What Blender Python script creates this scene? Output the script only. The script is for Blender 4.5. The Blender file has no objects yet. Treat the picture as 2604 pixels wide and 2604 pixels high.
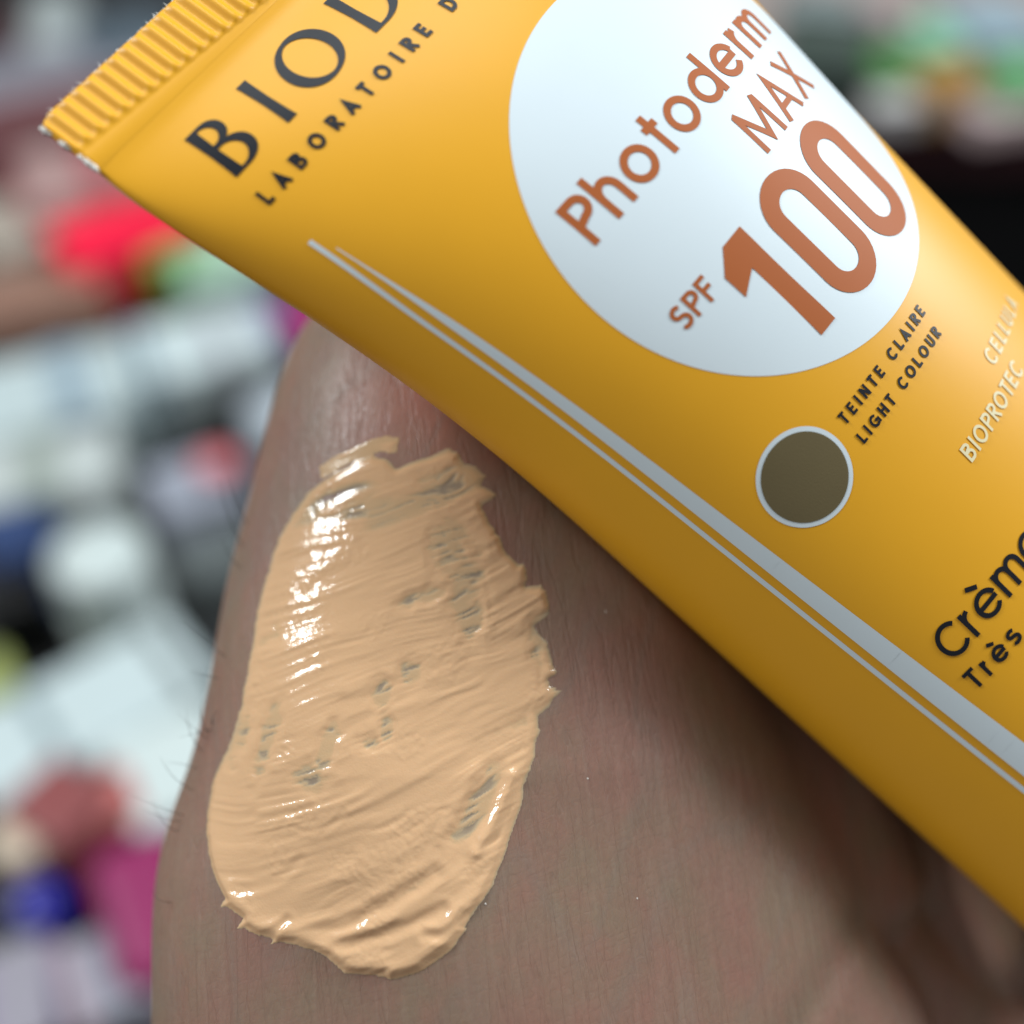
import bpy, bmesh, math, random
import numpy as np
from mathutils import Vector, Matrix
from mathutils.geometry import delaunay_2d_cdt

random.seed(7)
rng = np.random.default_rng(11)
scene = bpy.context.scene
COL = scene.collection

# ------------------------------------------------------------------ camera
FOV = 47.3
TAN = math.tan(math.radians(FOV) / 2)
CAM_LOC = np.array([0.0, 0.0, 0.40])
PITCH = math.radians(45)
cam_data = bpy.data.cameras.new("camera")
cam = bpy.data.objects.new("camera", cam_data)
COL.objects.link(cam)
cam.location = CAM_LOC
cam.rotation_euler = (PITCH, 0, 0)
cam_data.sensor_width = 36
cam_data.lens = 18 / TAN
cam_data.clip_start = 0.01
cam_data.clip_end = 50
cam_data.dof.use_dof = True
cam_data.dof.focus_distance = 0.0995
cam_data.dof.aperture_fstop = 7.0
cam_data.dof.aperture_blades = 0
scene.camera = cam

# ------------------------------------------------------------------ world and lamps (shop ceiling lights and an added fill)
world = bpy.data.worlds.new("World")
scene.world = world
world.use_nodes = True
bg = world.node_tree.nodes["Background"]
bg.inputs[0].default_value = (1.0, 0.98, 0.96, 1)
bg.inputs[1].default_value = 0.23


def area(name, loc, target, size, size_y, power, color):
    d = bpy.data.lights.new(name, "AREA")
    d.shape = "RECTANGLE"
    d.size = size
    d.size_y = size_y
    d.energy = power
    d.color = color
    o = bpy.data.objects.new(name, d)
    COL.objects.link(o)
    o.location = loc
    o.rotation_euler = (Vector(target) - Vector(loc)).to_track_quat("-Z", "Y").to_euler()
    return o


area("ceiling_light_strip", (-0.12, 0.50, 1.50), (0.0, 0.08, 0.33), 0.6, 0.3, 5.5, (0.90, 0.97, 1.0))
area("right_fill_panel", (1.00, 0.50, 1.06), (0.0, 0.08, 0.33), 0.42, 0.42, 19, (0.90, 0.97, 1.0))  # added soft fill from the right, lights the tube
area("ceiling_light_tube", (-0.86, 0.20, 1.05), (0.0, 0.07, 0.33), 0.28, 0.04, 10.0, (0.92, 0.98, 1.0))

scene.view_settings.view_transform = "Standard"
scene.view_settings.look = "None"
scene.view_settings.exposure = 0.0
scene.view_settings.gamma = 1.0
scene.render.engine = "CYCLES"
scene.cycles.use_denoising = True
try:
    scene.cycles.denoiser = "OPENIMAGEDENOISE"
    scene.cycles.denoising_prefilter = "ACCURATE"
except Exception:
    pass
scene.cycles.max_bounces = 8

# ------------------------------------------------------------------ helpers
RC = np.array([[1, 0, 0], [0, math.cos(PITCH), -math.sin(PITCH)], [0, math.sin(PITCH), math.cos(PITCH)]])


def to_world(p):
    """measured millimetres (x right, y up the picture, z towards the lens) -> world metres"""
    return CAM_LOC + (np.asarray(p, float) * 0.001) @ RC.T


def px(x, y, n=2604.0):
    return np.array([(x - n / 2) / (n / 2) * TAN, -(y - n / 2) / (n / 2) * TAN, -1.0])


def on_plane(x, y, z, n=1932.0):
    d = RC @ px(x, y, n)
    t = (z - CAM_LOC[2]) / d[2]
    return CAM_LOC + d * t


def lin(r, g, b):
    f = lambda c: ((c / 255 + 0.055) / 1.055) ** 2.4 if c > 10 else c / 255 / 12.92
    return (f(r), f(g), f(b), 1)


def mesh_obj(name, verts, faces, mat, origin=None, parent=None, smooth=True):
    verts = np.asarray(verts, float)
    o3 = np.asarray(origin if origin is not None else (0, 0, 0), float)
    me = bpy.data.meshes.new(name)
    me.from_pydata((verts - o3).tolist(), [], [list(map(int, f)) for f in faces])
    me.validate()
    if smooth:
        me.polygons.foreach_set("use_smooth", [True] * len(me.polygons))
    me.materials.append(mat)
    ob = bpy.data.objects.new(name, me)
    COL.objects.link(ob)
    if parent is not None:
        ob.parent = parent
        ob.location = Vector(o3) - (parent.location if parent.parent is None else parent.matrix_world.translation)
    else:
        ob.location = o3
    return ob


def tag(o, label=None, cat=None, group=None, kind=None):
    if label: o["label"] = label
    if cat: o["category"] = cat
    if group: o["group"] = group
    if kind: o["kind"] = kind
    return o


def empty(name, loc):
    o = bpy.data.objects.new(name, None)
    COL.objects.link(o)
    o.location = loc
    o.empty_display_size = 0.01
    return o


def grid_faces(nr, nc, wrap=False):
    f = []
    for i in range(nr - 1):
        for j in range(nc if wrap else nc - 1):
            k = (j + 1) % nc
            f.append((i * nc + j, i * nc + k, (i + 1) * nc + k, (i + 1) * nc + j))
    return f


# ------------------------------------------------------------------ noise
def _hash(ix, iy, seed):
    h = (ix.astype(np.int64) * 374761393 + iy.astype(np.int64) * 668265263 + seed * 974711) & 0x7FFFFFFF
    h = ((h ^ (h >> 13)) * 1274126177) & 0x7FFFFFFF
    h = (h ^ (h >> 16)) & 0xFFFFFF
    return h / float(0xFFFFFF)


def vnoise(x, y, seed=0):
    ix = np.floor(x); iy = np.floor(y)
    fx = x - ix; fy = y - iy
    fx = fx * fx * fx * (fx * (fx * 6 - 15) + 10); fy = fy * fy * fy * (fy * (fy * 6 - 15) + 10)
    a = _hash(ix, iy, seed); b = _hash(ix + 1, iy, seed); c = _hash(ix, iy + 1, seed); d = _hash(ix + 1, iy + 1, seed)
    return (a * (1 - fx) + b * fx) * (1 - fy) + (c * (1 - fx) + d * fx) * fy


def sstep(a, b, x):
    t = np.clip((x - a) / (b - a), 0, 1)
    return t * t * (3 - 2 * t)


# ------------------------------------------------------------------ materials
def new_mat(name):
    m = bpy.data.materials.new(name)
    m.use_nodes = True
    nt = m.node_tree
    return m, nt, nt.nodes["Principled BSDF"]


def plain(name, col, rough=0.5, spec=0.5, vary=0.06, scale=40):
    m, nt, b = new_mat(name)
    b.inputs["Roughness"].default_value = rough
    b.inputs["Specular IOR Level"].default_value = spec
    tc = nt.nodes.new("ShaderNodeTexCoord")
    nz = nt.nodes.new("ShaderNodeTexNoise"); nz.inputs["Scale"].default_value = scale; nz.inputs["Detail"].default_value = 3
    mx = nt.nodes.new("ShaderNodeMix"); mx.data_type = "RGBA"
    mx.inputs["A"].default_value = tuple(c * (1 - vary) for c in col[:3]) + (1,)
    mx.inputs["B"].default_value = tuple(min(1, c * (1 + vary)) for c in col[:3]) + (1,)
    nt.links.new(tc.outputs["Object"], nz.inputs["Vector"])
    nt.links.new(nz.outputs["Fac"], mx.inputs["Factor"])
    nt.links.new(mx.outputs["Result"], b.inputs["Base Color"])
    return m


def bump_noise(m, scale, dist, strength=0.3, detail=2):
    nt = m.node_tree; b = nt.nodes["Principled BSDF"]
    tc = nt.nodes.new("ShaderNodeTexCoord")
    nz = nt.nodes.new("ShaderNodeTexNoise"); nz.inputs["Scale"].default_value = scale; nz.inputs["Detail"].default_value = detail
    bp = nt.nodes.new("ShaderNodeBump"); bp.inputs["Distance"].default_value = dist; bp.inputs["Strength"].default_value = strength
    nt.links.new(tc.outputs["Object"], nz.inputs["Vector"])
    nt.links.new(nz.outputs["Fac"], bp.inputs["Height"])
    nt.links.new(bp.outputs["Normal"], b.inputs["Normal"])
    return m


M_TUBE = bump_noise(plain("yellow_satin_plastic", (0.82, 0.395, 0.011), 0.42, 0.5, 0.03, 150), 9000, 0.00002, 0.25)
M_WHITE = bump_noise(plain("white_print", (0.68, 0.77, 0.82), 0.5, 0.5, 0.015, 150), 9000, 0.00002, 0.25)
M_ORANGE = plain("copper_print", (0.42, 0.115, 0.03), 0.55, 0.18, 0.03, 200)
M_BLACK = plain("black_print", (0.008, 0.010, 0.016), 0.40, 0.3, 0.1, 200)
M_OLIVE = bump_noise(plain("olive_brown_print", (0.140, 0.108, 0.048), 0.4, 0.5, 0.05, 300), 6000, 0.00003, 0.3)
M_CREAMTEXT = plain("pale_print", (0.80, 0.72, 0.45), 0.36, 0.5, 0.03, 200)
M_EDGE = plain("white_cut_plastic", (0.85, 0.84, 0.80), 0.5, 0.5, 0.05, 800)

# ------------------------------------------------------------------ the tube surface
P_TUBE = 120.0
TB, TL, TP = 12.5623, 55.2644, 2.7451
TR = (-0.19492, -0.29497, -2.24456)
TT = np.array([-19.0888, 53.0018, -99.2333])
BEND_Z, BEND_X = -0.0969, -0.1641


def rot3(r):
    cx, sx = math.cos(r[0]), math.sin(r[0]); cy, sy = math.cos(r[1]), math.sin(r[1]); cz, sz = math.cos(r[2]), math.sin(r[2])
    Rx = np.array([[1, 0, 0], [0, cx, -sx], [0, sx, cx]]); Ry = np.array([[cy, 0, sy], [0, 1, 0], [-sy, 0, cy]]); Rz = np.array([[cz, -sz, 0], [sz, cz, 0], [0, 0, 1]])
    return Rz @ Ry @ Rx


RT = rot3(TR)


def tube_b(s):
    x = np.clip((s - 6) / TL, 0, 1)
    x = np.minimum((np.sqrt(x * x + 0.0009) - 0.03) * 1.02, 1)
    return TB * (1 - (1 - x) ** TP) + 0.35


def tube_a(b):
    a = np.full_like(b, P_TUBE / 4)
    for _ in range(40):
        h = ((a - b) / (a + b)) ** 2
        a = a - (np.pi * (a + b) * (1 + 3 * h / (10 + np.sqrt(4 - 3 * h))) - P_TUBE) / 4 * 0.8
    return a


S_TAB = np.arange(0, 131, 1.0)
B_TAB = tube_b(S_TAB); A_TAB = tube_a(B_TAB)
TH = np.linspace(-np.pi, np.pi, 1441)
XT = A_TAB[:, None] * np.sin(TH); ZT = B_TAB[:, None] * np.cos(TH)
UT = np.concatenate([np.zeros((len(S_TAB), 1)), np.cumsum(np.hypot(np.diff(XT, axis=1), np.diff(ZT, axis=1)), 1)], 1)
UT -= UT[:, 720:721]
UG = np.linspace(-60, 60, 961)        # regular arc-length table
XG = np.stack([np.interp(UG * UT[i, -1] / 60, UT[i], XT[i]) for i in range(len(S_TAB))])
ZG = np.stack([np.interp(UG * UT[i, -1] / 60, UT[i], ZT[i]) for i in range(len(S_TAB))])


def tube_local(u, s):
    u = np.asarray(u, float); s = np.asarray(s, float)
    fi = np.clip(s, 0, 129.999); i = fi.astype(int); f = fi - i
    fj = np.clip((u + 60) / 0.125, 0, 959.999); j = fj.astype(int); g = fj - j
    def bl(T):
        return (T[i, j] * (1 - g) + T[i, j + 1] * g) * (1 - f) + (T[i + 1, j] * (1 - g) + T[i + 1, j + 1] * g) * f
    return np.stack([bl(XG), s, bl(ZG)], -1)


def tube_place(v):
    v = np.array(v, float)
    sn = (v[..., 1] - 60) / 60
    v[..., 0] += BEND_X * sn ** 2; v[..., 2] += BEND_Z * sn ** 2
    return v @ RT.T + TT


def tube_point(u, s, off=0.0):
    p = tube_local(u, s)
    if off:
        e = 0.25
        du = tube_local(u + e, s) - tube_local(u - e, s); ds = tube_local(u, s + e) - tube_local(u, s - e)
        n = np.cross(ds, du)
        n /= np.linalg.norm(n, axis=-1, keepdims=True) + 1e-12
        flip = np.sign((n * np.stack([p[..., 0] * 0.2, 0 * p[..., 1], p[..., 2]], -1)).sum(-1, keepdims=True))
        p = p + n * np.where(flip == 0, 1, flip) * off
    return tube_place(p)


def tube_sdf(p):
    v = (p - TT) @ RT
    s = np.clip(v[..., 1], 0, 130)
    b = np.interp(s, S_TAB, B_TAB); a = np.interp(s, S_TAB, A_TAB)
    r = np.sqrt((v[..., 0] / a) ** 2 + (v[..., 2] / b) ** 2)
    g = np.sqrt((v[..., 0] / a ** 2) ** 2 + (v[..., 2] / b ** 2) ** 2) + 1e-6
    return np.maximum((r - 1) * r / np.maximum(g, 1e-3), np.abs(v[..., 1] - 62) - 68)

# ------------------------------------------------------------------ the hand: one skin surface
L_Y = np.array([-150, -100, -70, -54, -45.4, -37.6, -31.5, -25.9, -18.1, -10.3, -1.9, 7.5, 14.8, 20.2, 27, 33, 37, 39])
L_X = np.array([-31, -33, -36.4, -37.2, -37.0, -36.6, -35.4, -33.4, -31.6, -29.9, -27.9, -26.0, -23.7, -20.8, -15.0, -7.5, -1.5, 3])
R_Y = np.array([-150, -100, -70, -50, -37, -29, -18, 0, 10, 20, 28, 34, 39])
R_X = np.array([30, 33, 38, 38.5, 35.5, 32, 27.5, 22, 20, 17.5, 14, 10, 4])
ZC = -120.0


def axis_z(y):
    return ZC - 0.15 * (y + 15) - 0.0035 * np.clip(y - 5, 0, None) ** 2


YS = np.linspace(-150, 39, 400)
kL = -axis_z(np.maximum(L_Y, -60)) / 122.5; kR = -axis_z(np.maximum(R_Y, -60)) / 122.5
L_X = L_X * kL; R_X = R_X * kR
L_Y = np.where(L_Y < 30, L_Y * kL, L_Y); R_Y = np.where(R_Y < 26, R_Y * kR, R_Y)


def smooth1(v, k=15):
    w = np.hanning(2 * k + 1); w /= w.sum()
    return np.convolve(np.pad(v, k, mode="edge"), w, "valid")


LXS = smooth1(np.interp(YS, L_Y, L_X)); RXS = smooth1(np.interp(YS, R_Y, R_X))


def smin(a, b, k):
    h = np.clip(0.5 + 0.5 * (b - a) / k, 0, 1)
    return b * (1 - h) + a * h - k * h * (1 - h)


def capsule(p, a, b, ra, rb):
    a = np.array(a, float); b = np.array(b, float)
    d = b - a
    t = np.clip(((p - a) @ d) / (d @ d), 0, 1)
    return np.linalg.norm(p - (a + t[..., None] * d), axis=-1) - (ra + (rb - ra) * t)


def ray(x, y, depth):
    return px(x, y) * depth


FING = [
    (ray(1960, 1640, 126), ray(2215, 2240, 124), 6.2, 5.4),      # first curled finger
    (ray(2130, 1830, 134), ray(2460, 2380, 128), 7.6, 7.2),      # second curled finger
    (ray(2200, 2360, 126), ray(2620, 2800, 126), 6.0, 9.0),      # heel under the crease
    (ray(2080, 2650, 122), ray(2150, 3000, 127), 11.5, 16.0),    # lower mound
    (ray(2420, 1980, 148), ray(2760, 2560, 142), 12.0, 13.0),    # far finger in the shade
]


CREASE = [((px(2185, 2345) * 103)[:2], (px(2110, 2480) * 103)[:2]), ((px(2110, 2480) * 103)[:2], (px(2000, 2660) * 103)[:2])]


def hand_sdf(p):
    y = np.clip(p[..., 1], -150, 39)
    xl = np.interp(y, YS, LXS); xr = np.interp(y, YS, RXS)
    c = xl + 0.42 * (xr - xl); w = np.maximum((xr - xl) / 2, 1.0)
    d = 18.5 * np.clip((w / 27.0), 0.25, 1.12) ** 0.55
    zc = axis_z(np.maximum(y, -60))
    dx = p[..., 0] - c
    X = np.where(dx < 0, -dx / np.maximum(c - xl, 1.0), dx / np.maximum(xr - c, 1.0)); Z = np.abs(p[..., 2] - zc) / d
    e = np.where(dx < 0, 2.3, 1.62)
    r = (X ** e + Z ** e + 1e-9) ** (1 / e)
    f = (r - 1) * np.minimum(w, d) * 0.9
    f = np.maximum(f, p[..., 1] - 37.5)
    g = None
    for (a, b, ra, rb) in FING:
        q = capsule(p, a, b, ra, rb)
        g = q if g is None else smin(g, q, 1.5)
    f = smin(f, g, 6.0)
    # skin crease at the base of the thumb
    pr = p[..., :2] / -p[..., 2:3] * 103.0
    dd = None
    for (a, b) in CREASE:
        d2 = b - a
        tt = np.clip(((pr - a) @ d2) / (d2 @ d2), 0, 1)
        q = np.linalg.norm(pr - (a + tt[..., None] * d2), axis=-1)
        dd = q if dd is None else np.minimum(dd, q)
    f = f + 0.28 * np.exp(-(dd / 1.5) ** 2) * sstep(-122, -112, p[..., 2])
    # a little unevenness: tendons and knuckle swell
    f = f + 0.35 * np.sin(p[..., 0] * 0.22 + p[..., 1] * 0.05) * np.sin(p[..., 1] * 0.13 + 1.0)
    # pressed in where the tube rests on it
    t = tube_sdf(p) - 0.25
    return -smin(-f, t, 1.2)


def surface_nets(f, o, h):
    ins = f < 0
    nx, ny, nz = f.shape
    cnt = np.zeros((nx - 1, ny - 1, nz - 1), int)
    for dx in (0, 1):
        for dy in (0, 1):
            for dz in (0, 1):
                cnt += ins[dx:nx - 1 + dx, dy:ny - 1 + dy, dz:nz - 1 + dz]
    act = (cnt > 0) & (cnt < 8)
    idx = -np.ones(act.shape, int)
    ijk = np.argwhere(act)
    idx[tuple(ijk.T)] = np.arange(len(ijk))
    acc = np.zeros((len(ijk), 3)); num = np.zeros(len(ijk))
    corners = [(a, b, c) for a in (0, 1) for b in (0, 1) for c in (0, 1)]
    for ca in corners:
        for ax in range(3):
            if ca[ax] == 0:
                cb = list(ca); cb[ax] = 1
                va = f[tuple((ijk + ca).T)]; vb = f[tuple((ijk + cb).T)]
                m = (va < 0) != (vb < 0)
                t = np.where(m, va / np.where(m, va - vb, 1), 0)
                pt = np.tile(np.array(ca, float), (len(ijk), 1)); pt[:, ax] += t
                acc += pt * m[:, None]; num += m
    v = o + (ijk + acc / num[:, None]) * h
    faces = []
    for ax in range(3):
        a1, a2 = (ax + 1) % 3, (ax + 2) % 3
        sl0 = [slice(1, -1)] * 3; sl0[ax] = slice(0, -1)
        sl1 = [slice(1, -1)] * 3; sl1[ax] = slice(1, None)
        A = ins[tuple(sl0)]; Bm = ins[tuple(sl1)]
        for flip, m in ((False, A & ~Bm), (True, ~A & Bm)):
            e = np.argwhere(m)
            off = np.ones(3, int); off[ax] = 0
            e = e + off
            qd = []
            for d1, d2 in ((-1, -1), (0, -1), (0, 0), (-1, 0)):
                k = e.copy(); k[:, a1] += d1; k[:, a2] += d2
                qd.append(idx[tuple(k.T)])
            qd = np.stack(qd, 1)
            if flip: qd = qd[:, ::-1]
            faces.append(qd)
    return v, np.concatenate(faces)


HS = 0.85
hx = np.arange(-44, 66, HS); hy = np.arange(-122, 42, HS); hz = np.arange(-172, -91, HS)
GP = np.stack(np.meshgrid(hx, hy, hz, indexing="ij"), -1)
HF = hand_sdf(GP)
HF[:, 0] = 5; HF[:, -1] = 5; HF[0] = 5; HF[-1] = 5; HF[:, :, 0] = 5
hv, hf = surface_nets(HF, np.array([hx[0], hy[0], hz[0]]), HS)


def grad(fn, p, e=0.05):
    g = np.stack([(fn(p + d) - fn(p - d)) / (2 * e) for d in np.eye(3) * e], -1)
    return g


keep = (hv[:, 1] > hy[1] + 1.5)
for _ in range(4):
    f0 = hand_sdf(hv); g = grad(hand_sdf, hv)
    st = -f0[:, None] * g / (np.sum(g * g, -1, keepdims=True) + 1e-6)
    ln = np.linalg.norm(st, axis=-1, keepdims=True)
    st *= np.minimum(1, 0.5 / (ln + 1e-9))
    hv = hv + st * keep[:, None]

# skin material
M_SKIN, nt, b = new_mat("skin")
N = nt.nodes; LK = nt.links


def node(t, **kw):
    n = N.new(t)
    for k, v in kw.items():
        if k in n.inputs: n.inputs[k].default_value = v
        else: setattr(n, k, v)
    return n


def skin_nodes():
    at = node("ShaderNodeAttribute"); at.attribute_name = "rest_mm"
    def mapped(scale, rot=(0, 0, 0)):
        r = node("ShaderNodeMapping"); r.inputs["Rotation"].default_value = rot
        LK.new(at.outputs["Vector"], r.inputs["Vector"])
        r2 = node("ShaderNodeMapping"); r2.inputs["Scale"].default_value = scale
        LK.new(r.outputs["Vector"], r2.inputs["Vector"])
        return r2.outputs["Vector"]
    def noise(vec, scale=1.0, detail=2.0, dist=0.0, rough=0.5):
        n = node("ShaderNodeTexNoise"); n.inputs["Scale"].default_value = scale; n.inputs["Detail"].default_value = detail
        n.inputs["Distortion"].default_value = dist; n.inputs["Roughness"].default_value = rough
        LK.new(vec, n.inputs["Vector"]); return n.outputs["Fac"]
    def ramp(fac, a, b_, ca=(0, 0, 0, 1), cb=(1, 1, 1, 1)):
        r = node("ShaderNodeValToRGB"); r.color_ramp.elements[0].position = a; r.color_ramp.elements[1].position = b_
        r.color_ramp.elements[0].color = ca; r.color_ramp.elements[1].color = cb
        LK.new(fac, r.inputs["Fac"]); return r.outputs["Color"]
    def mix(fac, a, b_, blend="MIX"):
        m = node("ShaderNodeMix"); m.data_type = "RGBA"; m.blend_type = blend
        for s_, v in (("Factor", fac), ("A", a), ("B", b_)):
            if hasattr(v, "is_linked") or hasattr(v, "links"): LK.new(v, m.inputs[s_])
            else: m.inputs[s_].default_value = v
        return m.outputs["Result"]
    def math_(op, a, b_=0.5):
        m = node("ShaderNodeMath"); m.operation = op
        for i, v in enumerate((a, b_)):
            if hasattr(v, "links"): LK.new(v, m.inputs[i])
            else: m.inputs[i].default_value = v
        return m.outputs[0]
    # mottled colour: olive-tan with pink blotches
    big = noise(mapped((0.11, 0.08, 0.08)), 1.0, 3.0, 0.4)
    med = noise(mapped((0.45, 0.35, 0.4)), 1.0, 3.0, 0.2)
    fine = noise(mapped((2.6, 1.6, 2.2)), 1.0, 3.0)
    c = mix(ramp(big, 0.38, 0.66), (0.245, 0.170, 0.118, 1), (0.272, 0.148, 0.112, 1))
    c = mix(math_("MULTIPLY", ramp(med, 0.45, 0.75), 0.30), c, (0.33, 0.140, 0.110, 1))
    c = mix(math_("MULTIPLY", ramp(fine, 0.35, 0.7), 0.30), c, (0.19, 0.115, 0.085, 1))
    # flushed patch by the knuckle above the cream, faint bluish veins lower down
    vd = node("ShaderNodeVectorMath"); vd.operation = "DISTANCE"; vd.inputs[1].default_value = (-8.0, 11.0, -106.0)
    LK.new(at.outputs["Vector"], vd.inputs[0])
    c = mix(math_("MULTIPLY", ramp(vd.outputs["Value"], 0.0, 1.0, (1, 1, 1, 1), (0, 0, 0, 1)) if False else math_("SUBTRACT", 1.0, math_("MINIMUM", math_("DIVIDE", vd.outputs["Value"], 11.0), 1.0)), 0.65), c, (0.50, 0.20, 0.155, 1))
    vein = noise(mapped((0.10, 0.035, 0.06), (0, 0, 0.25)), 1.0, 1.0, 0.6)
    c = mix(math_("MULTIPLY", ramp(math_("ABSOLUTE", math_("SUBTRACT", vein, 0.5)), 0.0, 0.05, (1, 1, 1, 1), (0, 0, 0, 1)), 0.22), c, (0.20, 0.175, 0.145, 1))
    # relief: long thin lengthwise furrows, a slanted cross-hatch and fine cells
    l1 = noise(mapped((0.75, 0.045, 0.25), (0, 0, -0.10)), 1.0, 3.0, 0.35)
    f1 = ramp(math_("ABSOLUTE", math_("SUBTRACT", l1, 0.5)), 0.0, 0.035)
    l2 = noise(mapped((0.16, 1.05, 0.3), (0, 0, -0.32)), 1.0, 2.0, 0.3)
    f2 = ramp(math_("ABSOLUTE", math_("SUBTRACT", l2, 0.5)), 0.0, 0.045)
    l3 = noise(mapped((2.3, 0.12, 0.5), (0, 0, 0.22)), 1.0, 2.0, 0.2)
    f3 = ramp(math_("ABSOLUTE", math_("SUBTRACT", l3, 0.5)), 0.0, 0.06)
    v = node("ShaderNodeTexVoronoi"); v.feature = "DISTANCE_TO_EDGE"; v.inputs["Scale"].default_value = 1.0
    LK.new(mapped((1.5, 0.95, 1.2), (0, 0, 0.3)), v.inputs["Vector"])
    fv = ramp(v.outputs["Distance"], 0.0, 0.12)
    h = math_("ADD", math_("MULTIPLY", f1, 1.0), math_("MULTIPLY", f2, 0.16))
    h = math_("ADD", h, math_("MULTIPLY", f3, 0.3))
    h = math_("ADD", h, math_("MULTIPLY", fv, 0.22))
    h = math_("ADD", h, math_("MULTIPLY", fine, 0.35))
    bp = node("ShaderNodeBump"); bp.inputs["Distance"].default_value = 0.00006; bp.inputs["Strength"].default_value = 0.5
    # furrows hold a little more colour than the ridges between them
    c = mix(math_("MULTIPLY", math_("SUBTRACT", 1.0, math_("MULTIPLY", f1, math_("ADD", 0.4, math_("MULTIPLY", f2, 0.6)))), 0.16), c, (0.17, 0.085, 0.065, 1))
    c = mix(math_("MULTIPLY", ramp(noise(mapped((1.4, 0.10, 0.5), (0, 0, -0.10)), 1.0, 2.0), 0.52, 0.70), 0.10), c, (0.40, 0.30, 0.235, 1))
    LK.new(c, b.inputs["Base Color"])
    LK.new(h, bp.inputs["Height"]); LK.new(bp.outputs["Normal"], b.inputs["Normal"])
    rr = ramp(noise(mapped((3.5, 3.0, 3.0)), 1.0, 3.0), 0.3, 0.7, (0.36, 0.36, 0.36, 1), (0.54, 0.54, 0.54, 1))
    LK.new(rr, b.inputs["Roughness"])
    b.inputs["Specular IOR Level"].default_value = 0.42
    b.inputs["Subsurface Weight"].default_value = 0.22
    b.inputs["Subsurface Radius"].default_value = (1.0, 0.42, 0.22)
    b.inputs["Subsurface Scale"].default_value = 0.0022


skin_nodes()
hand_o = to_world((0, -118, -122))
hand = mesh_obj("hand", to_world(hv), hf, M_SKIN, hand_o)
at = hand.data.attributes.new("rest_mm", "FLOAT_VECTOR", "POINT")
at.data.foreach_set("vector", hv.astype(np.float32).ravel())
tag(hand, "back of a bare hand with beige cream smeared on it, under the yellow tube", "hand")
_bm = bmesh.new(); _bm.from_mesh(hand.data); bmesh.ops.recalc_face_normals(_bm, faces=_bm.faces); _bm.to_mesh(hand.data); _bm.free()


def skin_hit(d, lo=92.0, hi=135.0):
    """depth where sight lines d (n,3) meet the skin"""
    lo = np.full(len(d), lo); hi = np.full(len(d), hi)
    ts = np.linspace(0, 1, 60)
    found = np.zeros(len(d), bool); a = lo.copy(); c = hi.copy()
    prev = lo.copy()
    for t in ts[1:]:
        cur = lo + (hi - lo) * t
        fneg = hand_sdf(d * cur[:, None]) < 0
        new = fneg & ~found
        a[new] = prev[new]; c[new] = cur[new]; found |= fneg; prev = cur
    for _ in range(30):
        m = (a + c) / 2
        neg = hand_sdf(d * m[:, None]) < 0
        c = np.where(neg, m, c); a = np.where(neg, a, m)
    return (a + c) / 2, found

# ------------------------------------------------------------------ tube objects
tube_origin = to_world(tube_place(np.array([[0.0, 62.0, -TB]]))[0])
tube = tag(empty("cosmetic_tube", tube_origin), "yellow squeeze tube with a white SPF 100 disc lying across the hand", "tube")


def seal_s(u):
    return 5.45 - 0.075 * (u - 12)


uu = np.linspace(-60, 60, 321)[:-1]
ss = np.concatenate([np.linspace(6.0, 30, 49), np.arange(31, 126, 1.0)])
U2, S2 = np.meshgrid(uu, ss)
body = mesh_obj("body", to_world(tube_point(U2, S2)).reshape(-1, 3), grid_faces(len(ss), len(uu), True), M_TUBE, tube_origin, tube)

# crimped seal: ribbed flat strip across the closed end
W2 = 30.0
pitch = 1.36


def seal_drop(s):
    t = np.clip(6.05 - np.asarray(s, float), 0, None)
    return -0.32 * t * t / (t + 1.0)


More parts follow.
